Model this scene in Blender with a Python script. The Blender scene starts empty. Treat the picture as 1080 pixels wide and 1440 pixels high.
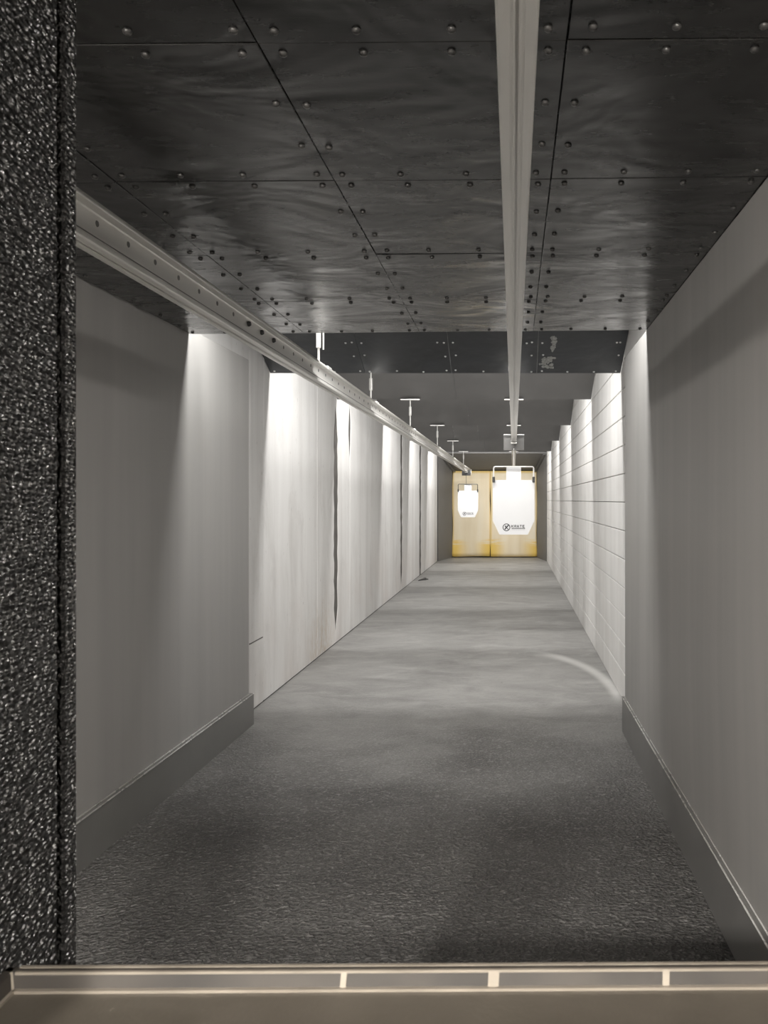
import bpy, bmesh, math, random
from mathutils import Vector, Matrix
random.seed(7)
S = bpy.context.scene
COL = S.collection

# ------------------------------------------------------------------ camera
FPX, VX, VY, EYE = 1150.0, 722.0, 703.0, 1.5
cam = bpy.data.cameras.new('camera')
cam.sensor_fit = 'HORIZONTAL'; cam.sensor_width = 36.0
cam.lens = 36.0 * FPX / 1080.0
cam.shift_x = (540 - VX) / 1080.0
cam.shift_y = (VY - 720) / 1080.0
cam.clip_start = 0.02; cam.clip_end = 100
cam.dof.use_dof = True; cam.dof.focus_distance = 7.0; cam.dof.aperture_fstop = 18
cam_o = bpy.data.objects.new('camera', cam); COL.objects.link(cam_o)
cam_o.location = (0, 0, EYE); cam_o.rotation_euler = (math.pi / 2, 0, 0)
S.camera = cam_o

# ------------------------------------------------------------------ world, exposure
w = bpy.data.worlds.new('world'); S.world = w; w.use_nodes = True
w.node_tree.nodes['Background'].inputs[0].default_value = (0, 0, 0, 1)
w.node_tree.nodes['Background'].inputs[1].default_value = 0
vs = S.view_settings
vs.view_transform = 'Standard'; vs.look = 'None'; vs.gamma = 1.0; vs.use_curve_mapping = False
vs.exposure = 0.0
try:
    cy = S.cycles
    cy.use_denoising = True; cy.max_bounces = 10; cy.diffuse_bounces = 6; cy.glossy_bounces = 5
    cy.sample_clamp_indirect = 6.0; cy.caustics_reflective = False; cy.caustics_refractive = False
except Exception:
    pass
BAY_W, BAY0_W, BOOTH_E = 57.0, 44.0, 3050.0      # watts of each bay strip, of the first one; glow of each booth lamp's dome
BAY_COL, BOOTH_COL = (1.0, 0.985, 0.96), (1.0, 0.95, 0.885)

# ------------------------------------------------------------------ measurements (metres)
XL, XR = -1.854, 0.819                # range side walls
CEIL = 2.415                          # flat steel ceiling over the firing line
CEIL_END = 4.44
ROOF = 3.15
BAFF = [(6.22, 2.463), (8.58, 2.553), (11.63, 2.56), (14.6, 2.554), (17.7, 2.55)]   # lower edges y, z
TRAP_Y0, TRAP_Y1 = 20.0, 21.4
REAR = -3.2

# ------------------------------------------------------------------ node helpers
class NT:
    def __init__(s, name):
        s.m = bpy.data.materials.new(name); s.m.use_nodes = True
        s.t = s.m.node_tree; s.b = s.t.nodes['Principled BSDF']
        s.c = None
    def n(s, typ, **kw):
        nd = s.t.nodes.new(typ)
        for k, v in kw.items(): setattr(nd, k, v)
        return nd
    def l(s, a, b): s.t.links.new(a, b)
    def put(s, sock, v):
        if hasattr(v, 'is_output'): s.l(v, sock)
        elif isinstance(v, tuple) and len(v) == 3 and sock.type == 'RGBA': sock.default_value = (*v, 1)
        else: sock.default_value = v
    def co(s, scale=(1, 1, 1), world=False):
        if s.c is None: s.c = s.n('ShaderNodeNewGeometry').outputs['Position']
        mp = s.n('ShaderNodeMapping'); s.l(s.c, mp.inputs[0]); mp.inputs['Scale'].default_value = scale
        return mp.outputs[0]
    def noise(s, scale=5, detail=4, rough=.55, st=(1, 1, 1), dist=0):
        nd = s.n('ShaderNodeTexNoise'); s.l(s.co(st), nd.inputs['Vector'])
        nd.inputs['Scale'].default_value = scale; nd.inputs['Detail'].default_value = detail
        nd.inputs['Roughness'].default_value = rough; nd.inputs['Distortion'].default_value = dist
        return nd.outputs['Fac']
    def voro(s, scale=50, st=(1, 1, 1), feature='F1'):
        nd = s.n('ShaderNodeTexVoronoi', feature=feature); s.l(s.co(st), nd.inputs['Vector'])
        nd.inputs['Scale'].default_value = scale
        return nd.outputs['Distance']
    def ramp(s, f, stops):
        nd = s.n('ShaderNodeValToRGB'); s.l(f, nd.inputs[0]); e = nd.color_ramp.elements
        while len(e) < len(stops): e.new(.5)
        for q, (p, c) in zip(e, stops):
            q.position = p; q.color = (*(c if isinstance(c, tuple) else (c, c, c)), 1)
        return nd.outputs[0]
    def math(s, op, a, b=0.0, c=None, clamp=False):
        nd = s.n('ShaderNodeMath', operation=op, use_clamp=clamp)
        s.put(nd.inputs[0], a); s.put(nd.inputs[1], b)
        if c is not None: s.put(nd.inputs[2], c)
        return nd.outputs[0]
    def mix(s, f, a, b, mode='MIX'):
        nd = s.n('ShaderNodeMix', data_type='RGBA', blend_type=mode)
        s.put(nd.inputs[0], f); s.put(nd.inputs[6], a); s.put(nd.inputs[7], b)
        return nd.outputs[2]
    def smooth(s, v, lo, hi, a=0.0, b=1.0):
        nd = s.n('ShaderNodeMapRange', interpolation_type='SMOOTHSTEP'); s.put(nd.inputs[0], v)
        for i, q in enumerate((lo, hi, a, b)): nd.inputs[i + 1].default_value = q
        return nd.outputs[0]
    def xyz(s):
        nd = s.n('ShaderNodeSeparateXYZ'); s.l(s.co(), nd.inputs[0]); return nd.outputs
    def bump(s, h, strength=.3, dist=.01, nrm=None):
        nd = s.n('ShaderNodeBump'); s.l(h, nd.inputs['Height'])
        nd.inputs['Strength'].default_value = strength; nd.inputs['Distance'].default_value = dist
        if nrm is not None: s.l(nrm, nd.inputs['Normal'])
        return nd.outputs[0]
    def out(s, col=None, rough=None, metal=None, nrm=None, spec=None):
        b = s.b.inputs
        if col is not None: s.put(b['Base Color'], col)
        if rough is not None: s.put(b['Roughness'], rough)
        if metal is not None: s.put(b['Metallic'], metal)
        if nrm is not None: s.l(nrm, b['Normal'])
        if spec is not None: s.put(b['Specular IOR Level'], spec)
        return s.m

def plain(name, col, rough=.5, metal=0.0, var=.12, scale=9, bump=0.0, bscale=80, st=(1, 1, 1), spec=.5):
    t = NT(name)
    n = t.noise(scale, 4, st=st)
    lo = tuple(c * (1 - var) for c in col); hi = tuple(min(1, c * (1 + var)) for c in col)
    c = t.ramp(n, [(.3, lo), (.7, hi)])
    r = t.math('MULTIPLY_ADD', n, .2, rough - .1)
    nr = t.bump(t.noise(bscale, 3), bump, .004) if bump else None
    return t.out(c, r, metal, nr, spec)

M = {}
def mk_floor():
    t = NT('range_floor')
    x, y, z = t.xyz()
    big = t.noise(1.1, 6, .6, dist=.4); mid = t.noise(3.2, 9, .72, st=(.7, 1.3, 1), dist=.6); fine = t.noise(38, 3)
    grain = t.voro(60); worm = t.noise(62, 2.5, .55, st=(.6, 1, 1), dist=1.6)
    conc = t.ramp(mid, [(.28, (.20, .196, .19)), (.52, (.29, .285, .276)), (.75, (.42, .412, .40))])
    conc = t.mix(t.smooth(big, .4, .7, 0, .45), conc, (.35, .344, .333))
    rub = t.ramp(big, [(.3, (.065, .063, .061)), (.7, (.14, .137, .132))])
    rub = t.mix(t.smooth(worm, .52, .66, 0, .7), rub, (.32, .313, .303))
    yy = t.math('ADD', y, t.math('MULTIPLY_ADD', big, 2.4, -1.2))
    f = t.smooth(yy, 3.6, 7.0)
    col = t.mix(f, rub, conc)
    # scuffed dark patches and a pale arc on the right
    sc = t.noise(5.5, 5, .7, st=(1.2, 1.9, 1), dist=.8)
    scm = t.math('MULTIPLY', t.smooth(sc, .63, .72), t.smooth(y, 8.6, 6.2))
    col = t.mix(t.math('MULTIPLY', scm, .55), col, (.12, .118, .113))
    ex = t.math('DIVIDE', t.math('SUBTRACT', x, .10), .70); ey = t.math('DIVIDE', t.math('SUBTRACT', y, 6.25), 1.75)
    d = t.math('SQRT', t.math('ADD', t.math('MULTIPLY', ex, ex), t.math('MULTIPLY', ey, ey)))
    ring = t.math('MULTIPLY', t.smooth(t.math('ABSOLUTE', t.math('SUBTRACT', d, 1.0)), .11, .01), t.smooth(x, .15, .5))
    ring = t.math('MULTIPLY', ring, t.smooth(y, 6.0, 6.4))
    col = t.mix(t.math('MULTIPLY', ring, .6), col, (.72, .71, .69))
    h1 = t.bump(grain, .75, .012); h1.node.inputs['Strength'].default_value = 1
    t.put(h1.node.inputs['Strength'], t.smooth(yy, 7.0, 3.2, .08, .9))
    h2 = t.bump(worm, .5, .02, h1); t.put(h2.node.inputs['Strength'], t.smooth(yy, 7.0, 3.2, .05, .8))
    rr = t.math('MULTIPLY_ADD', fine, .2, .42)
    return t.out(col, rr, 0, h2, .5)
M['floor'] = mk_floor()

def mk_steel(name, base, rough, wear, metal=.15):
    t = NT(name)
    n1 = t.noise(2.2, 3, .5, st=(1, 1.3, 1), dist=.5); n2 = t.noise(11, 5, .65, st=(.7, 2.2, 1)); n3 = t.noise(70, 3)
    c = t.ramp(n1, [(.3, tuple(q * .7 for q in base)), (.7, tuple(q * 1.4 for q in base))])
    c = t.mix(t.smooth(n2, .56, .72, 0, wear), c, tuple(min(1, q * 2.6 + .03) for q in base))
    r = t.math('ADD', t.math('MULTIPLY_ADD', n2, .3, rough - .15), t.math('MULTIPLY_ADD', n1, .2, -.1))
    b = t.bump(n1, .35, .06); b = t.bump(n2, .035, .010, b); b = t.bump(n3, .05, .002, b)
    return t.out(c, r, metal, b, .85)
M['plate'] = mk_steel('black_steel_plate', (.011, .0106, .0102), .25, .25)
M['baffle_dark'] = mk_steel('blue_black_steel', (.026, .029, .034), .5, .2)
M['baffle'] = plain('grey_baffle_board', (.15, .147, .144), .6, 0, .1, 2.5, .05, 60)
M['bolt'] = plain('dark_bolt_steel', (.07, .068, .066), .30, .4, .1, 40)
M['screw'] = plain('bright_screw', (.8, .8, .8), .35, .5, .05)

def mk_concrete():
    t = NT('white_painted_concrete')
    v = t.noise(4.5, 6, .6, st=(1, 1, .09)); b = t.noise(1.3, 4); s = t.noise(26, 4, .7, st=(1, 1, .35)); f = t.noise(90, 3)
    x, y, z = t.xyz()
    c = t.ramp(v, [(.25, (.60, .587, .572)), (.5, (.70, .69, .678)), (.75, (.755, .748, .736))])
    low = t.math('MULTIPLY', t.smooth(z, 1.3, .1), t.smooth(b, .35, .7))
    c = t.mix(t.math('MULTIPLY', low, .4), c, (.60, .535, .50))
    rust = t.math('MULTIPLY', t.smooth(t.math('ABSOLUTE', t.math('SUBTRACT', y, 7.9)), .7, .1), t.smooth(z, .75, .05))
    c = t.mix(t.math('MULTIPLY', t.math('MULTIPLY', rust, t.smooth(s, .4, .6)), .5), c, (.50, .39, .27))
    bl = t.noise(2.6, 7, .68, st=(1, 1, .45), dist=.5)
    c = t.mix(t.smooth(bl, .5, .72, 0, .45), c, (.50, .482, .465))
    pit = t.smooth(s, .65, .72)
    c = t.mix(t.math('MULTIPLY', pit, .5), c, (.30, .285, .27))
    n = t.bump(v, .25, .02); n = t.bump(s, .3, .006, n); n = t.bump(f, .15, .003, n)
    return t.out(c, .75, 0, n, .3)
M['concrete'] = mk_concrete()
M['joint'] = plain('dark_joint_filler', (.10, .092, .085), .85, 0, .3, 12, .3, 40)
def mk_course():
    t = NT('white_painted_block')
    v = t.noise(5, 5, .6, st=(1, 1, .15)); b = t.noise(2, 4); f = t.noise(70, 3)
    c = t.ramp(v, [(.3, (.64, .63, .615)), (.7, (.76, .75, .735))])
    c = t.mix(t.smooth(b, .45, .75, 0, .35), c, (.60, .575, .55))
    return t.out(c, .65, 0, t.bump(f, .12, .003), .35)
M['course'] = mk_course()
def mk_partition():
    t = NT('grey_partition_paint')
    v = t.noise(7, 4, .5, st=(1, 1, .05)); b = t.noise(1.2, 3)
    c = t.ramp(v, [(.3, (.325, .319, .309)), (.7, (.375, .367, .355))])
    c = t.mix(t.smooth(b, .4, .7, 0, .3), c, (.345, .330, .318))
    return t.out(c, .5, 0, t.bump(t.noise(120, 2), .04, .002), .4)
M['partition'] = mk_partition()
M['skirt'] = plain('grey_skirting', (.21, .207, .20), .38, .15, .08, 6, .03, 70)
M['trim'] = plain('bright_trim', (.86, .85, .83), .3, .2, .04)
M['glint'] = plain('glint_trim', (.95, .94, .92), .28, .35, .03)
M['rail'] = plain('brushed_aluminium', (.80, .785, .755), .36, .5, .1, 14, .04, 90, st=(1, .06, 1))
M['rail_dark'] = plain('rail_fixing', (.16, .157, .15), .45, .4)
M['black'] = plain('black_plastic', (.02, .02, .02), .45)
M['zinc'] = plain('zinc_rod', (.78, .77, .75), .35, .5, .06, 20)
M['carrier'] = plain('dark_carrier_plate', (.09, .088, .085), .45, .2)
M['target'] = plain('white_target_board', (.70, .70, .705), .55, 0, .015, 4)
M['ink'] = plain('black_ink', (.035, .034, .036), .6, 0, .05)
M['ink_pale'] = plain('grey_ink', (.52, .52, .52), .6, 0, .05)
def mk_curtain():
    t = NT('tan_rubber_curtain')
    x, y, z = t.xyz()
    n = t.noise(2.2, 4, .6); v = t.noise(3, 4, .5, st=(1, 1, .1)); hz = t.noise(6, 4, .6, st=(.4, 1, 3))
    c = t.ramp(v, [(.3, (.76, .63, .42)), (.55, (.86, .75, .55)), (.75, (.90, .82, .66))])
    # ochre staining at the sheet ends and along the foot
    e = t.math('MINIMUM', t.math('ABSOLUTE', t.math('SUBTRACT', x, -.595)), t.math('MINIMUM', t.math('ABSOLUTE', t.math('SUBTRACT', x, -1.59)), t.math('ABSOLUTE', t.math('SUBTRACT', x, .614))))
    zz = t.math('ADD', z, t.math('MULTIPLY_ADD', hz, .5, -.25))
    low = t.math('MULTIPLY', t.smooth(e, .5, .02), t.smooth(zz, .50, .30))
    top = t.math('MULTIPLY', t.smooth(z, 2.17, 2.24), .75)
    side = t.math('MULTIPLY', t.smooth(e, .06, .01), .55)
    foot = t.math('MULTIPLY', t.smooth(z, .09, .02), .5)
    m = t.math('MAXIMUM', t.math('MAXIMUM', low, top), t.math('MAXIMUM', side, foot))
    c = t.mix(t.math('MULTIPLY', m, .95), c, (.85, .58, .12))
    return t.out(c, .6, 0, t.bump(n, .3, .04), .35)
M['curtain'] = mk_curtain()
def mk_pebble():
    t = NT('black_pebbled_lining')
    a = t.voro(165, (1, .62, 1)); b = t.noise(120, 3, .65, st=(1, .62, 1), dist=.2); big = t.noise(6, 3)
    h = t.math('SUBTRACT', t.math('MULTIPLY', b, .8), t.math('MULTIPLY', a, 1.2))
    c = t.ramp(b, [(.38, (.010, .0095, .009)), (.56, (.03, .029, .028)), (.72, (.075, .073, .070))])  # ramp puts highlight on the crests and shade in the pits
    n = t.bump(h, 1.0, .035)
    return t.out(c, t.math('MULTIPLY_ADD', big, .10, .20), 0, n, 1.0)
M['pebble'] = mk_pebble()
def mk_tray():
    t = NT('worn_brown_tray')
    n = t.noise(5, 5, .6, st=(1, 1.4, 1)); s = t.noise(34, 4, .7); g = t.noise(160, 2)
    c = t.ramp(n, [(.3, (.048, .041, .032)), (.7, (.078, .068, .055))])
    c = t.mix(t.smooth(s, .68, .76, 0, .4), c, (.36, .32, .26))
    return t.out(c, .5, .1, t.bump(g, .12, .002), .45)
M['tray'] = mk_tray()
M['tray_rim'] = plain('dark_brown_rim', (.028, .024, .020), .5, .1, .5, 7, .04, 60)
M['rim_trim'] = plain('pale_rim_edge', (.26, .23, .19), .35, .4, .2, 12)
M['shell'] = plain('dark_grey_paint', (.16, .157, .152), .7, 0, .1, 2)
M['housing'] = plain('white_enamel', (.7, .7, .68), .4, .1)
def mk_emit(name, col, st):
    t = NT(name); t.put(t.b.inputs['Base Color'], (.8, .8, .8))
    t.put(t.b.inputs['Emission Color'], col); t.b.inputs['Emission Strength'].default_value = st
    return t.m

# ------------------------------------------------------------------ mesh helpers
def obj(name, bm, mat, parent=None, smooth=False, loc=None):
    me = bpy.data.meshes.new(name); bm.normal_update(); bm.to_mesh(me); bm.free()
    if mat is not None: me.materials.append(M[mat] if isinstance(mat, str) else mat)
    if smooth:
        for p in me.polygons: p.use_smooth = True
    o = bpy.data.objects.new(name, me); COL.objects.link(o); o.parent = parent
    if loc: o.location = loc
    return o
def inst(src, parent, loc=(0, 0, 0), rot=None, name=None):
    o = src.copy(); COL.objects.link(o); o.parent = parent; o.location = loc
    if rot: o.rotation_euler = rot
    return o
def thing(name, label, cat, loc=(0, 0, 0), group=None):
    o = bpy.data.objects.new(name, None); COL.objects.link(o); o.location = loc
    o['label'] = label; o['category'] = cat
    if group: o['group'] = group
    return o
def tag(o, label, cat, group=None):
    o['label'] = label; o['category'] = cat
    if group: o['group'] = group
    return o
def struct(o, label=None, cat=None):
    o['kind'] = 'structure'
    if label: o['label'] = label
    if cat: o['category'] = cat
    return o
def box(bm, x0, x1, y0, y1, z0, z1, bev=0.0):
    r = bmesh.ops.create_cube(bm, size=1.0)
    bmesh.ops.scale(bm, vec=(x1 - x0, y1 - y0, z1 - z0), verts=r['verts'])
    bmesh.ops.translate(bm, vec=((x0 + x1) / 2, (y0 + y1) / 2, (z0 + z1) / 2), verts=r['verts'])
    if bev:
        es = {e for v in r['verts'] for e in v.link_edges}
        bmesh.ops.bevel(bm, geom=list(es), offset=bev, segments=1, affect='EDGES')
    return bm
def B(*a, **k): return box(bmesh.new(), *a, **k)
def hexa(pts, bm=None):                      # eight corners: near/far y order 0-3 bottom ring, 4-7 top ring
    bm = bm or bmesh.new(); v = [bm.verts.new(p) for p in pts]
    for f in ((3, 2, 1, 0), (4, 5, 6, 7), (0, 1, 5, 4), (1, 2, 6, 5), (2, 3, 7, 6), (3, 0, 4, 7)): bm.faces.new([v[i] for i in f])
    bmesh.ops.recalc_face_normals(bm, faces=bm.faces); return bm
def prism(poly, a0, a1, axis='y', bm=None):  # polygon extruded along an axis; poly in the other two coordinates
    bm = bm or bmesh.new()
    def P(p, a): return {'y': (p[0], a, p[1]), 'x': (a, p[0], p[1]), 'z': (p[0], p[1], a)}[axis]
    A = [bm.verts.new(P(p, a0)) for p in poly]; C = [bm.verts.new(P(p, a1)) for p in poly]
    n = len(poly); fs = [bm.faces.new(A), bm.faces.new(C[::-1])]
    for i in range(n): fs.append(bm.faces.new((A[i], C[i], C[(i + 1) % n], A[(i + 1) % n])))
    bmesh.ops.recalc_face_normals(bm, faces=fs); return bm
def tube(pts, r, seg=10, bm=None):
    bm = bm or bmesh.new(); rings = []
    pts = [Vector(p) for p in pts]
    for i, p in enumerate(pts):
        d = ((pts[i + 1] - p) if i == 0 else (p - pts[i - 1]) if i == len(pts) - 1 else (pts[i + 1] - p).normalized() + (p - pts[i - 1]).normalized()).normalized()
        a = Vector((0, 1, 0)) if abs(d.y) < .9 else Vector((1, 0, 0))
        u = d.cross(a).normalized(); v = d.cross(u)
        rings.append([bm.verts.new(p + r * (math.cos(2 * math.pi * k / seg) * u + math.sin(2 * math.pi * k / seg) * v)) for k in range(seg)])
    for a, b in zip(rings, rings[1:]):
        for k in range(seg): bm.faces.new((a[k], a[(k + 1) % seg], b[(k + 1) % seg], b[k]))
    bm.faces.new(rings[0]); bm.faces.new(rings[-1][::-1])
    bmesh.ops.recalc_face_normals(bm, faces=bm.faces); return bm
def disc(prof, seg=10, bm=None):             # lathe about z of (r, z) pairs
    bm = bm or bmesh.new(); rings = []
    for r, z in prof: rings.append([bm.verts.new((r * math.cos(2 * math.pi * k / seg), r * math.sin(2 * math.pi * k / seg), z)) for k in range(seg)])
    for a, b in zip(rings, rings[1:]):
        for k in range(seg): bm.faces.new((a[k], a[(k + 1) % seg], b[(k + 1) % seg], b[k]))
    bm.faces.new(rings[0]); bm.faces.new(rings[-1])
    bmesh.ops.recalc_face_normals(bm, faces=bm.faces); return bm

# ------------------------------------------------------------------ setting
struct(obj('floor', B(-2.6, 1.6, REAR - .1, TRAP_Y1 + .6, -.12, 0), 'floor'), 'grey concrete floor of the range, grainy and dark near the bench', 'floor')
struct(obj('wall_rear', B(-2.6, 1.6, REAR - .12, REAR, 0, ROOF), 'shell'), 'dark wall behind the firing line', 'wall')
struct(obj('wall_far', B(-2.6, 1.6, TRAP_Y1 + .5, TRAP_Y1 + .6, 0, ROOF), 'shell'), 'dark wall behind the bullet trap', 'wall')
struct(obj('ceiling_upper', B(-2.6, 1.6, REAR - .1, TRAP_Y1 + .6, ROOF, ROOF + .1), 'shell'), 'dark roof slab above the hanging baffles', 'ceiling')

# left wall: cast concrete panels with ragged open joints
wl = struct(obj('wall_left', B(XL - .22, XL - .007, REAR, TRAP_Y1 + .5, 0, ROOF), 'joint'), 'white painted concrete wall with ragged vertical joints', 'wall')
def ragged_panel(y0, y1, z0, z1, j0, j1, seed):
    rnd = random.Random(seed); bm = bmesh.new(); n = 34; A = []
    for i in range(n + 1):
        z = z0 + (z1 - z0) * i / n
        a = y0 + j0(z, rnd); b = y1 + j1(z, rnd)
        A.append([bm.verts.new(p) for p in ((XL - .03, a, z), (XL - .004, a, z), (XL, a + .012, z), (XL, b - .012, z), (XL - .004, b, z), (XL - .03, b, z))])
    for p, q in zip(A, A[1:]):
        for k in range(6): bm.faces.new((p[k], p[(k + 1) % 6], q[(k + 1) % 6], q[k]))
    bm.faces.new(A[0]); bm.faces.new(A[-1][::-1])
    bmesh.ops.recalc_face_normals(bm, faces=bm.faces); return bm
def none(z, r): return 0
def hair(z, r): return 0.003
def jag(w, zlo, zhi):
    def f(z, r):
        k = max(0, min(1, (z - zlo) / .25)) * max(0, min(1, (zhi - z) / .25))
        return .003 + w * k * (.75 + .5 * r.random())
    return f
neg = lambda f: (lambda z, r: -f(z, r))
splits = [(REAR, none), (5.75, hair), (6.07, hair), (7.73, hair), (8.55, jag(.085, .12, 2.5)), (9.27, jag(.06, 1.95, 2.6)), (13.55, jag(.11, .05, 2.9)), (16.3, jag(.15, -.2, 3.0)), (TRAP_Y0 - .1, none)]
for i in range(len(splits) - 1):
    (y0, f0), (y1, f1) = splits[i], splits[i + 1]
    if i == 1:
        obj('concrete_panel', ragged_panel(y0, y1, .012, .478, f0, neg(f1), i), 'concrete', wl)
        obj('concrete_panel', ragged_panel(y0, y1, .49, ROOF, f0, neg(f1), i + 50), 'concrete', wl)
    else:
        obj('concrete_panel', ragged_panel(y0, y1, .012, ROOF, f0, neg(f1), i), 'concrete', wl)

# right wall: long painted block courses
wr = struct(obj('wall_right', B(XR + .03, XR + .22, REAR, TRAP_Y1 + .5, 0, ROOF), 'joint'), 'white painted block wall with fine horizontal joints', 'wall')
CH = .2118
first = None
for k in range(15):
    z0 = k * CH + .0025; z1 = min((k + 1) * CH - .0025, ROOF - .002)
    if z1 - z0 < .05: break
    if first is None:
        first = obj('block_course', B(XR, XR + .04, REAR, TRAP_Y0 + .05, -CH / 2 + .0025, CH / 2 - .0025, bev=.004), 'course', wr, loc=(0, 0, (k + .5) * CH))
    elif (k + 1) * CH <= ROOF:
        inst(first, wr, (0, 0, (k + .5) * CH))

# flat ceiling over the firing line: bolted steel plates
ce = struct(obj('ceiling', B(-1.85, .815, REAR, CEIL_END - .004, .022, .06), 'shell'), 'black ceiling of bolted steel plates over the firing line', 'ceiling')
ce.location = (0, 0, CEIL); ce.rotation_euler = (0, -.0085, 0)
GX = [-1.757, -1.135, -.511, .107, .727]; PL = .702
bolt_proto = None
def plate_mesh(wx, wy):
    bm = B(-wx / 2 + .0011, wx / 2 - .0011, -wy / 2 + .0011, wy / 2 - .0011, 0, .018)
    bmesh.ops.bevel(bm, geom=[e for e in bm.edges if all(v.co.z < .001 for v in e.verts)], offset=.0016, segments=1, affect='EDGES')
    return bm
for r in range(6):
    y1 = CEIL_END - r * PL; y0 = y1 - PL
    for c in range(4):
        x0, x1 = GX[c], GX[c + 1]
        p = obj('ceiling_plate', plate_mesh(x1 - x0, PL), 'plate', ce, loc=((x0 + x1) / 2, (y0 + y1) / 2, random.uniform(0, .0015)))
        p.rotation_euler = (random.uniform(-.003, .003), random.uniform(-.003, .003), 0)
        wx = x1 - x0
        if r == 5: continue
        spots = []
        for u in (.041, .205, .385, .582): spots += [(u, .036), (u + random.uniform(-.01, .01), PL - .045)]
        for v in (.255, .48): spots += [(.034, v), (wx - .034, v + random.uniform(-.01, .01))]
        for (u, v) in spots:
            l = (u - wx / 2, v - PL / 2, -.0005)
            if bolt_proto is None:
                bolt_proto = obj('bolt', disc([(.0096, .001), (.0090, -.0026), (.0074, -.0052), (.0047, -.0068), (.002, -.0074)], 10), 'bolt', p, smooth=True, loc=l)
            else: inst(bolt_proto, p, l)
obj('ceiling_lining', B(-1.757, .727, REAR, CEIL_END - 6 * PL - .002, .002, .02), 'shell', ce)

# grey partitions beside the firing line
def slab(xa_near, xa_far, xb, y0, y1, z0, z1):
    return hexa([(xa_near, y0, z0), (xb, y0, z0), (xb, y1, z0), (xa_far, y1, z0), (xa_near, y0, z1), (xb, y0, z1), (xb, y1, z1), (xa_far, y1, z1)])
def chamfer(o, w, seg=1):
    m = o.modifiers.new('edge', 'BEVEL'); m.width = w; m.segments = seg; m.limit_method = 'ANGLE'; return o
YL, YR = 5.44, 5.275
def partition(xb, xt, xf, xo, y1, z1):
    return hexa([(xb, -.8, 0), (xo, -.8, 0), (xo, y1, 0), (xf, y1, 0), (xt, -.8, z1), (xo, -.8, z1), (xo, y1, z1), (xf, y1, z1)])
pl = chamfer(obj('partition_panel', partition(-1.787, -1.772, -1.760, XL - .01, YL, 2.432), 'partition'), .003)
tag(pl, 'smooth grey partition panel on the left, in front of the white concrete wall', 'partition')
pr = chamfer(obj('partition_panel', partition(.785, .728, .720, XR + .01, YR, 2.422), 'partition'), .003)
tag(pr, 'smooth grey partition panel on the right, in front of the white block wall', 'partition')
# skirting boards with edge strips coloured bright in place of caught light
def skirt(name, xn, xf, pn, pf, s, yend, h, lab):
    o = struct(obj(name, slab(xn, xf, xf + s * .06, -.8, yend, 0, h), 'skirt'), lab, 'baseboard')
    obj('edge_glint', tube([(xn - s * .0005, -.8, h - .001), (xf - s * .0005, yend, h - .001)], .0036, 8), 'glint', o, smooth=True)
    obj('edge_glint', tube([(pn - s * .003, -.8, h + .002), (pf - s * .003, yend - .035, h + .003)], .0036, 8), 'glint', o, smooth=True)
    return o
skirt('baseboard_left', -1.763, -1.737, -1.7855, -1.760, -1, YL + .03, .207, 'grey skirting board with bright edge along the left partition')
skirt('baseboard_right', .7466, .7055, .780, .720, 1, YR + .03, .226, 'grey skirting board with bright edge along the right partition')

# ------------------------------------------------------------------ hanging baffles
BL = .72                                         # horizontal run of a baffle, rising towards the firing line
def baffle(i, label, mat, seams, screws):
    yb, zb = BAFF[i]; slope = -.5
    root = thing('overhead_baffle', label, 'baffle', (0, yb, zb), 'sloping overhead baffles')
    xs = [XL + .004] + seams + [XR - .004]; th = .016
    L = BL * math.sqrt(1 + slope * slope); ang = math.atan2(-slope, 1)
    for a, b in zip(xs, xs[1:]):
        p = obj('baffle_plate', B(a + .0015, b - .0015, -L, 0, 0, th, bev=.002), mat, root)
        p.rotation_euler = (-ang, 0, 0)
        if screws:
            w = b - a
            for (u, v) in [(.04, -.03), (w * .36, -.03), (w * .68, -.03), (w - .04, -.03), (.04, -.22), (w - .04, -.22), (.04, -.38), (w - .04, -.38), (w - .075, -.38)]:
                if baffle.scr is None:
                    baffle.scr = obj('screw', disc([(.0085, 0), (.007, -.004), (.003, -.006)], 8), 'screw', p, loc=(a + u, v, 0))
                else: inst(baffle.scr, p, (a + u + random.uniform(-.01, .01), v + random.uniform(-.012, .012), 0))
    return root
baffle.scr = None
b0 = baffle(0, 'blue-black steel baffle with bright screws and a pale scuff, just beyond the flat ceiling', 'baffle_dark', [-1.127, -.47, .178], True)
# dried pale splash on the first baffle's right-hand plate
bm = bmesh.new(); rnd = random.Random(3)
for k in range(46):
    t_ = rnd.random(); cx = .262 + rnd.gauss(0, .020) - .02 * math.sin(t_ * 6); cy = -.06 - .20 * t_ ** .8
    if t_ > .62: cx = .288 + rnd.gauss(0, .008); cy = -.28 - .16 * rnd.random()
    r_ = rnd.uniform(.010, .022); v = [bm.verts.new((cx + r_ * rnd.uniform(.6, 1.2) * math.cos(q), cy + r_ * rnd.uniform(.6, 1.6) * math.sin(q), -.0006 - .00004 * k)) for q in [j * math.pi / 4 for j in range(8)]]
    bm.faces.new(v)
M['splash'] = plain('dried_pale_splash', (.33, .33, .32), .7, 0, .4, 60)
sp = obj('dried_splash', bm, 'splash', b0); sp.rotation_euler = (-math.atan2(.5, 1), 0, 0); sp['label'] = 'pale dried splash'; sp['kind'] = 'stuff'
baffle(1, 'dark grey sloping baffle, second of the five from the flat ceiling', 'baffle', [-.60], False)
baffle(2, 'dark grey sloping baffle, third of the five, midway down the range', 'baffle', [-.63], False)
baffle(3, 'dark grey sloping baffle, fourth of the five from the flat ceiling', 'baffle', [-1.05, -.62], False)
baffle(4, 'dark grey sloping baffle, the one farthest away before the trap hood', 'baffle', [-.62], False)

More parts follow.
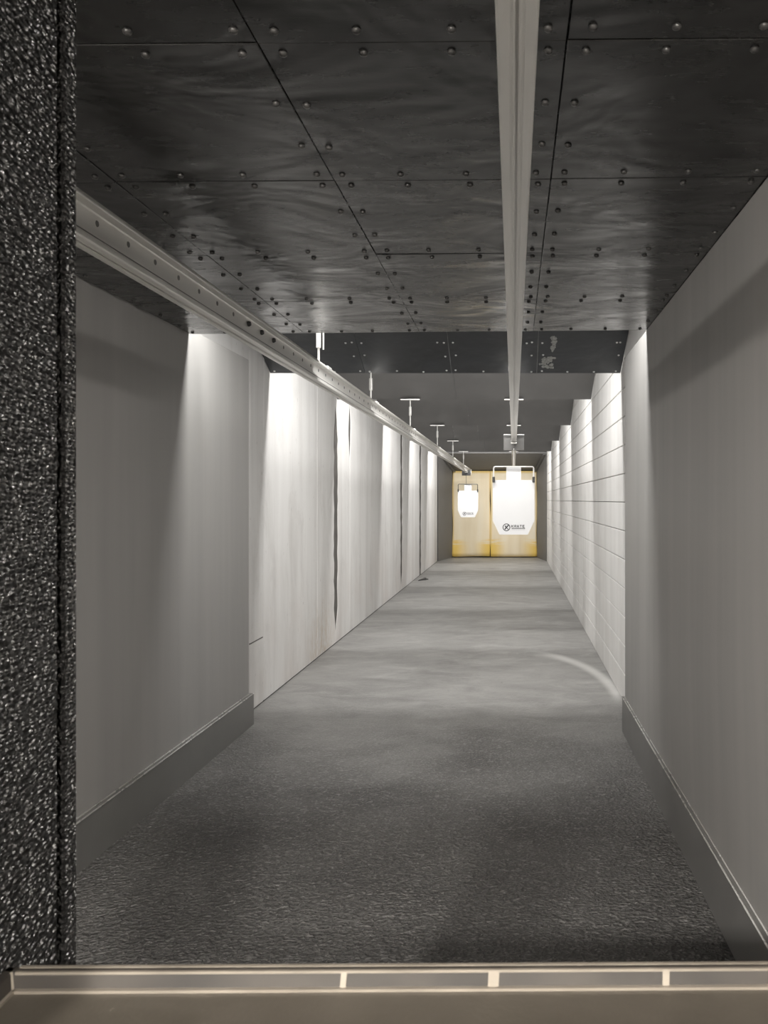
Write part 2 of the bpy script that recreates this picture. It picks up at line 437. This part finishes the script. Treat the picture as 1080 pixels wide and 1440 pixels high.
# ------------------------------------------------------------------ bullet trap at the far end
HZ0, HZ1 = 2.64, 2.262
CXL, CXR = -1.593, .614
hood = obj('trap_hood', hexa([(XL + .004, TRAP_Y0, HZ0), (XR - .004, TRAP_Y0, HZ0), (CXR + .01, TRAP_Y1, HZ1), (CXL - .01, TRAP_Y1, HZ1),
     (XL + .004, TRAP_Y0, HZ0 + .03), (XR - .004, TRAP_Y0, HZ0 + .03), (CXR + .01, TRAP_Y1, HZ1 + .03), (CXL - .01, TRAP_Y1, HZ1 + .03)]), 'baffle')
hood = tag(hood, 'dark grey sloping hood above the tan curtain at the far end', 'hood')
def trap_side(x0, x1, s, label):
    root = thing('trap_side_panel', label, 'panel', (0, 0, 0), 'splayed side panels of the bullet trap')
    TY = TRAP_Y1 - .13
    x0 -= s * .003
    obj('side_sheet', hexa([(x0 - s * .01, TRAP_Y0, 0), (x0 - s * .003, TRAP_Y0, 0), (x1 + s * .03, TY, 0), (x1, TY, 0),
        (x0 - s * .01, TRAP_Y0, HZ0 - .004), (x0 - s * .003, TRAP_Y0, HZ0 - .004), (x1 + s * .03, TY, HZ1 - .004), (x1, TY, HZ1 - .004)]), 'baffle', root)
    # pale angle strip in the corner under the hood
    a = Vector((x0 - s * .02, TRAP_Y0 + .02, HZ0 - .02)); b = Vector((x1 - s * .02, TY - .02, HZ1 - .03))
    d = Vector((-s * .07, 0, -.012)); e = Vector((0, 0, .012))
    obj('corner_strip', hexa([a, a + d, b + d, b, a + e, a + d + e, b + d + e, b + e]), 'skirt', root)
    return root
trap_side(XL, CXL, -1, 'dark grey splayed side panel left of the tan curtain')
trap_side(XR, CXR, 1, 'dark grey splayed side panel right of the tan curtain')
def curtain(x0, x1, seed, label, y, amp, edge):
    rnd = random.Random(seed); bm = bmesh.new(); nx, nz = 24, 20; z1 = 2.255
    F, Bk = [], []
    ph = [rnd.uniform(0, 6) for _ in range(6)]
    for i in range(nz + 1):
        f, b = [], []
        for k in range(nx + 1):
            u, v = k / nx, i / nz
            foot = .018 + amp * .5 * (1 + math.sin(5 * u + ph[0])) * .55
            z = foot + (z1 - foot) * v
            x = x0 + (x1 - x0) * u + .012 * math.sin(3 * v * math.pi + ph[1]) * (1 if u in (0, 1) else .3)
            d = amp * (math.sin(7 * u + ph[2] + 1.2 * v) * (1 - .5 * v) + .6 * math.sin(3 * u + ph[3])) * (1 - .6 * v)
            f.append(bm.verts.new((x, y + d, z))); b.append(bm.verts.new((x, y + d + .025, z)))
        F.append(f); Bk.append(b)
    for i in range(nz):
        for k in range(nx):
            bm.faces.new((F[i][k], F[i][k + 1], F[i + 1][k + 1], F[i + 1][k])); bm.faces.new((Bk[i][k], Bk[i + 1][k], Bk[i + 1][k + 1], Bk[i][k + 1]))
    for i in range(nz):
        bm.faces.new((F[i][0], F[i + 1][0], Bk[i + 1][0], Bk[i][0])); bm.faces.new((F[i][nx], Bk[i][nx], Bk[i + 1][nx], F[i + 1][nx]))
    for k in range(nx):
        bm.faces.new((F[0][k], Bk[0][k], Bk[0][k + 1], F[0][k + 1])); bm.faces.new((F[nz][k], F[nz][k + 1], Bk[nz][k + 1], Bk[nz][k]))
    bmesh.ops.recalc_face_normals(bm, faces=bm.faces)
    return tag(obj('rubber_curtain', bm, 'curtain', smooth=True), label, 'curtain', 'tan sheets over the bullet trap')
curtain(CXL, -.603, 5, 'tan rubber sheet over the trap, wavy foot, behind the smaller target', TRAP_Y1 - .055, .022, 0)
curtain(-.60, CXR, 9, 'tan rubber sheet over the trap, ochre corners, behind the larger target', TRAP_Y1 - .085, .010, 1)

# ------------------------------------------------------------------ target rails
HB, HT = EYE + .641, EYE + .753
def rail_profile():
    half = [(.0025, .008), (.0025, 0), (.006, 0), (.0065, .0015), (.0105, .0015), (.011, 0), (.0255, 0), (.026, .001), (.028, .001), (.029, .003),
            (.029, .0135), (.0265, .0165), (.027, .022), (.027, .027), (.004, .032), (.0022, .036), (.0022, .094), (.004, .098),
            (.030, .098), (.0312, .0995), (.0312, .104), (.029, .112)]
    return half + [(-x, z) for x, z in half[::-1]]
def rail(x, label, mirror=1):
    root = thing('target_rail', label, 'rail', (x, 0, HB), 'overhead target rails')
    segs = [(.10, 4.62), (4.621, 9.2), (9.201, 14.4), (14.401, 20.35)]
    for a, b in segs: obj('rail_beam', prism(rail_profile(), a, b), 'rail', root)
    for sx in (-1, 1):                             # dark strips draw in the groove's shade along the lower channel
        obj('groove_shade', B(min(sx * .0268, sx * .0278), max(sx * .0268, sx * .0278), .10, 20.35, .0185, .0215), 'rail_dark', root)
    for yb in (4.62, 6.28, 8.7, 11.7, 14.68):      # joint clamps on the top flange
        c = bmesh.new(); box(c, -.034, .034, yb, yb + .09, .096, .1175, bev=.003)
        obj('joint_clamp', c, 'zinc', root)
    # round fixings along the web
    proto = None
    for k in range(44):
        y = 1.6 + k * .1715
        for s in (1,):
            l = (s * .0024, y, .073)
            black = 10 <= k <= 12
            if black:
                o = obj('bolt', disc([(.011, 0), (.011, .006), (.008, .012)], 8), 'black', root, loc=l)
            elif proto is None:
                proto = o = obj('fixing', disc([(.0085, 0), (.0075, .0015)], 12), 'rail_dark', root, loc=l)
            else: o = inst(proto, root, l)
            o.rotation_euler = (0, s * math.pi / 2, 0)
    proto = None
    # hanger rods under the ceiling edge and the baffle edges
    for i, (y, ztop) in enumerate([(CEIL_END + .09, CEIL + .07)] + [(yb - .03, zb) for yb, zb in BAFF]):
        h0 = HT - HB; h1 = ztop - HB
        hr = obj('hanger_rod', tube([(0, y, h0 - .004), (0, y, h1)], .0065, 8), 'zinc', root)
        zm = h0 + (h1 - h0) * .58
        obj('turnbuckle', tube([(0, y, zm - .045), (0, y, zm + .045)], .0135, 8), 'zinc', hr)
        if i == 0: obj('rod', tube([(.026, y, zm - .055), (.026, y, h1)], .005, 8), 'zinc', hr)
        elif i > 1: obj('bracket', B(-.10, .10, y - .02, y + .035, h1 - .008, h1), 'zinc', hr)
    obj('end_cap', B(-.033, .033, 20.35, 20.37, -.004, .116), 'rail', root)
    return root
rail(-1.079, 'aluminium target rail along the left wall, above the smaller target')
rail(.005, 'aluminium target rail directly overhead, leading to the larger target')

# ------------------------------------------------------------------ target carriers and targets
def strokes(segs, th, bm, y, ox, oz, sx, sz):
    for (x0, z0, x1, z1) in segs:
        a = Vector((ox + x0 * sx, 0, oz + z0 * sz)); b = Vector((ox + x1 * sx, 0, oz + z1 * sz)); d = (b - a).normalized()
        n = Vector((-d.z, 0, d.x)) * th / 2
        q = [a - n, b - n, b + n, a + n]
        F = [bm.verts.new((p.x, y, p.z)) for p in q]; K = [bm.verts.new((p.x, y + .0006, p.z)) for p in q]
        bm.faces.new(F); bm.faces.new(K[::-1])
        for i in range(4): bm.faces.new((F[i], K[i], K[(i + 1) % 4], F[(i + 1) % 4]))
    return bm
LETTER = {'K': [(.1, 0, .1, 1), (.34, .5, .92, .95), (.34, .5, .92, .05)],
          'R': [(.1, 0, .1, 1), (.34, .93, .85, .93), (.88, .98, .88, .45), (.34, .48, .85, .48), (.55, .45, .92, 0)],
          'A': [(.06, 0, .5, 1), (.5, 1, .94, 0), (.3, .25, .7, .25)],
          'T': [(.02, .92, .98, .92), (.5, .9, .5, 0)],
          'E': [(.1, .92, .95, .92), (.1, .5, .85, .5), (.1, .08, .95, .08), (.14, 0, .14, 1)]}
def carrier(x, y, tx, tz, scale, black, label):
    """y: distance; tx,tz: centre of the board and the height of its shoulders"""
    root = thing('target_carrier', label, 'carrier', (x, y, HB), 'target carriers on the rails')
    if black:
        obj('carrier_plate', prism([(-.10, -.085), (.10, -.085), (.10, .05), (.034, .05), (.034, -.003), (-.034, -.003), (-.034, .05), (-.10, .05)], 0, .012), 'black', root)
        top = -.085
    else:
        cp = obj('carrier_plate', prism([(-.113, -.088), (.113, -.088), (.113, .085), (.034, .085), (.034, -.003), (-.034, -.003), (-.034, .085), (-.113, .085)], 0, .008), 'carrier', root)
        obj('plate_lip', B(-.113, -.034, -.02, .0, .080, .086), 'zinc', cp); obj('plate_lip', B(.034, .113, -.02, .0, .080, .086), 'zinc', cp)
        top = -.088
    tr = obj('trolley_block', B(-.024, .024, -.05, -.002, -.02, -.001, bev=.004), 'zinc', root)
    obj('wheel', tube([(-.032, -.025, -.010), (.032, -.025, -.010)], .009, 10), 'zinc', tr)
    hw = .222 * scale; bar = tz - HB + .148 * scale; clipz = tz - HB + .018
    rx = tx - x
    obj('hanger_rod', tube([(0, -.010, top + .02), (0, -.010, bar)], .004, 8), 'black' if black else 'zinc', root)
    r = .022; pts = [(rx - hw, -.010, clipz), (rx - hw, -.010, bar - r)]
    for k in range(1, 5): a = math.pi - k * math.pi / 8; pts.append((rx - hw + r + r * math.cos(a), -.010, bar - r + r * math.sin(a)))
    for k in range(1, 5): a = math.pi / 2 - k * math.pi / 8; pts.append((rx + hw - r + r * math.cos(a), -.010, bar - r + r * math.sin(a)))
    pts.append((rx + hw, -.010, clipz))
    fr = obj('hanging_frame', tube(pts, .0075, 8), 'black' if black else 'zinc', root)
    for s in (-1, 1):
        obj('clip', B(rx + s * hw - .014, rx + s * hw + .014, -.022, .0036, clipz - .045, clipz + .018, bev=.004), 'black', fr)
    return root
def target(tx, y, zs, scale, label):
    root = thing('silhouette_target', label, 'target', (tx, y + .004, zs), 'white silhouette targets')
    k = scale; hw, nw, bw = .232 * k, .082 * k, .157 * k
    hd, ch, bo = .155 * k, -.452 * k, -.608 * k
    poly = [(-hw + .012, 0), (-nw, 0), (-nw, hd), (nw, hd), (nw, 0), (hw - .012, 0), (hw, -.014), (hw, ch), (bw, bo), (-bw, bo), (-hw, ch), (-hw, -.014)]
    obj('board', prism(poly, 0, .008), 'target', root)
    # printed emblem and lettering at the foot
    bm = bmesh.new(); cx, cz, R = -.080 * k, -.527 * k, .0425 * k; n = 28
    for (ra, rb) in ((R * .80, R),):
        vi = [[bm.verts.new((cx + r * math.cos(2 * math.pi * i / n), yy, cz + r * math.sin(2 * math.pi * i / n))) for i in range(n)] for r in (ra, rb) for yy in (-.0008,)]
        for i in range(n): bm.faces.new((vi[0][i], vi[0][(i + 1) % n], vi[1][(i + 1) % n], vi[1][i]))
    strokes([(-.45, -.55, .55, .62)], .0125 * k, bm, -.0009, cx, cz, R, R)
    strokes([(.02, -.02, .5, -.58), (-.02, -.12, -.30, .12), (-.30, .12, -.36, .5), (-.30, .12, -.02, .42)], .008 * k, bm, -.0010, cx, cz, R, R)
    obj('emblem', bm, 'ink', root)
    bm = bmesh.new(); x0, x1 = -.026 * k, .128 * k; cw = (x1 - x0) / 5
    for i, ch_ in enumerate('KRATE'):
        strokes(LETTER[ch_], .0060 * k, bm, -.0009 - .00005 * i, x0 + i * cw, -.528 * k, cw * .80, .027 * k)
    le = obj('lettering', bm, 'ink', root)
    bm = bmesh.new(); rnd = random.Random(2); q = x0 + .004
    while q < x1 - .004:
        wq = rnd.uniform(.006, .012) * k; strokes([(q, 0, min(q + wq, x1), 0)], .0095 * k, bm, -.0009, 0, -.539 * k, 1, 1); q += wq + .0016
    obj('small_lettering', bm, 'ink', root)
    bm = bmesh.new(); q = x0 + .008
    while q < x1 - .012:
        wq = rnd.uniform(.008, .016) * k; strokes([(q, 0, q + wq, 0)], .005 * k, bm, -.0009, 0, -.5535 * k, 1, 1); q += wq + .006
    obj('small_lettering', bm, 'ink_pale', root)
    return root
Z2 = EYE + (VY - 675) / FPX * 9.1
carrier(.005, 9.1, .0025, Z2, 1.0, False, 'grey plate carrier and bent wire frame holding the larger target')
target(.0025, 9.1, Z2, 1.0, 'larger white silhouette target with black logo, hanging on the right rail')
Z1 = EYE + (VY - 690) / FPX * 18.7
carrier(-1.079, 18.7, -1.04, Z1, 1.0, True, 'black carrier and thin black frame holding the smaller, farther target')
target(-1.04, 18.7, Z1, 1.0, 'smaller-looking white silhouette target far down the left rail')

# ------------------------------------------------------------------ shooting bench and stall divider
bench = thing('shooting_bench', 'brown-grey shooting bench with a low dark rim, across the foreground', 'bench', (0, 0, 0))
BZ, TLT = 1.0, .010                              # tray height, slight skew of the bench
bench.rotation_euler = (0, 0, TLT)
BX0, BX1, BY0, BY1 = -.4998, .70, .30, .836
obj('tray', B(BX0 - .0145, BX1, BY0, BY1 + .02, BZ - .03, BZ), 'tray', bench)
prof = [(BY1, BZ), (BY1 + .005, BZ + .0165), (BY1 + .0065, BZ + .018), (BY1 + .0145, BZ + .018), (BY1 + .016, BZ + .0165), (BY1 + .016, BZ - .03), (BY1 + .0205, BZ - .03), (BY1 + .0205, BZ - .05), (BY1, BZ - .05)]
prof = [(BY1, BZ - .001), (BY1 + .0035, BZ + .0165), (BY1 + .005, BZ + .018), (BY1 + .0125, BZ + .018), (BY1 + .014, BZ + .0165), (BY1 + .014, BZ - .001)]
rim = obj('back_rim', prism(prof, BX0 - .013, BX1, 'x'), 'tray_rim', bench)
obj('edge_trim', B(BX0, BX1, BY1 + .0105, BY1 + .0145, BZ + .0165, BZ + .0187), 'rim_trim', rim)
obj('edge_trim', B(BX0, BX1, BY1 + .0025, BY1 + .0055, BZ + .0155, BZ + .0182), 'rim_trim', rim)
obj('foot_bead', B(BX0, BX1, BY1 - .004, BY1 + .001, BZ, BZ + .0028), 'rim_trim', rim)
for px, wd in ((495, .006), (705, .011), (947, .007)):  # pale upright strips across the rim's inner face
    xx = (px - VX) / FPX * .84
    s = obj('upright_strip', hexa([(xx - wd / 2, BY1 - .001, BZ + .001), (xx + wd / 2, BY1 - .001, BZ + .001), (xx + wd / 2, BY1 + .002, BZ + .001), (xx - wd / 2, BY1 + .002, BZ + .001),
        (xx - wd / 2 + .001, BY1 + .0025, BZ + .0168), (xx + wd / 2 + .001, BY1 + .0025, BZ + .0168), (xx + wd / 2 + .001, BY1 + .0055, BZ + .0168), (xx - wd / 2 + .001, BY1 + .0055, BZ + .0168)]), 'rim_trim', rim)
sp = [(BX0, BZ - .001), (BX0 - .0035, BZ + .0165), (BX0 - .005, BZ + .018), (BX0 - .0125, BZ + .018), (BX0 - .014, BZ + .0165), (BX0 - .014, BZ - .001)]
sr = obj('side_rim', prism(sp, BY0, BY1 + .012, 'y'), 'tray_rim', bench)
obj('foot_bead', B(BX0 - .001, BX0 + .003, BY0, BY1, BZ, BZ + .0028), 'rim_trim', sr)
obj('corner_strip', tube([(BX0 - .0005, BY1 - .0005, BZ + .001), (BX0 - .0045, BY1 + .0035, BZ + .018)], .0018, 6), 'rim_trim', sr)
for x in (BX0 + .05, BX1 - .08):
    obj('support_leg', B(x, x + .05, .45, .50, 0, BZ - .03, bev=.004), 'skirt', bench)

dv = thing('stall_divider', 'black pebbled stall divider filling the left edge of the view', 'divider', (0, 0, 0))
DX = -.5395
obj('divider_panel', B(DX - .07, DX, .43, .972, 0, CEIL - .012, bev=.006), 'pebble', dv)
obj('edge_post', B(DX - .075, DX + .001, .980, 1.010, 0, CEIL - .012, bev=.003), 'pebble', dv)
obj('groove_back', B(DX - .06, DX - .012, .969, .984, 0, CEIL - .012), 'black', dv)

# ------------------------------------------------------------------ lamps
def bay_light(y, z, W, tilt, label, gap):
    root = thing('bay_light', label, 'light', (0, y, z), 'strip lights above the baffle edges')
    cx = (XL + XR) / 2; L = XR - XL - 2 * gap; a = math.radians(tilt)
    h = obj('housing', B(cx - L / 2, cx + L / 2, -.05, .05, .012, .06, bev=.004), 'housing', root); h.rotation_euler = (a, 0, 0)
    d = obj('diffuser', B(cx - L / 2 + .01, cx + L / 2 - .01, -.042, .042, .002, .012), M['tube_light'], root); d.rotation_euler = (a, 0, 0)
    for q in (-.8, .8): obj('suspension_rod', tube([(cx + q, 0, .05), (cx + q, 0, ROOF - z)], .006, 8), 'zinc', root)
    ld = bpy.data.lights.new('strip_lamp', 'AREA'); ld.shape = 'RECTANGLE'; ld.size = L - .02; ld.size_y = .08
    ld.energy = W; ld.color = BAY_COL
    lo = bpy.data.objects.new('strip_lamp', ld); COL.objects.link(lo); lo.parent = root
    lo.location = (cx, .004 * math.sin(a), -.004 * math.cos(a)); lo.rotation_euler = (a, 0, 0)
    return root
M['tube_light'] = mk_emit('lit_diffuser', (1, .985, .96), 1.0)
names = ['above the end of the flat ceiling', 'behind the first baffle', 'behind the second baffle', 'behind the third baffle', 'behind the fourth baffle', 'behind the fifth baffle']
bay_light(CEIL_END + .04, CEIL + .25, BAY0_W, 6, 'white strip light hidden ' + names[0], .19)
for i, (yb, zb) in enumerate(BAFF):
    bay_light(yb + .07, zb + .40, BAY_W * (1.5 if i == 4 else 1), 55 if i == 4 else 30, 'white strip light hidden ' + names[i + 1], .52)
M['booth_light'] = mk_emit('lit_booth_lens', BOOTH_COL, BOOTH_E)
def booth_light(x, y, label):
    root = thing('booth_light', label, 'light', (x, y, CEIL), 'ceiling lamps over the firing booths')
    obj('housing', disc([(.12, .004), (.12, -.010), (.10, -.014)], 24), 'housing', root)
    obj('lens', disc([(.092, -.014), (.09, -.035), (.075, -.055), (.04, -.066)], 20), M['booth_light'], root, smooth=True)
    return root
booth_light(.10, -1.8, 'ceiling lamp over the right firing booth')
booth_light(-1.15, -1.8, 'ceiling lamp over the left firing booth')

# ------------------------------------------------------------------ small litter
bm = bmesh.new(); rnd = random.Random(11)
out = [(-.10, -.16), (-.02, -.10), (.09, -.05), (.16, .02), (.10, .04), (.03, .03), (.06, .13), (.0, .17), (-.04, .06), (-.08, -.04)]
prism([(x * .6, y * 1.6) for x, y in out], .001, .014, 'z', bm)
sc_ = obj('rubber_scrap', bm, 'black'); sc_.location = (-1.70, 15.4, 0)
tag(sc_, 'dark torn scrap lying on the floor beside the left wall', 'scrap')
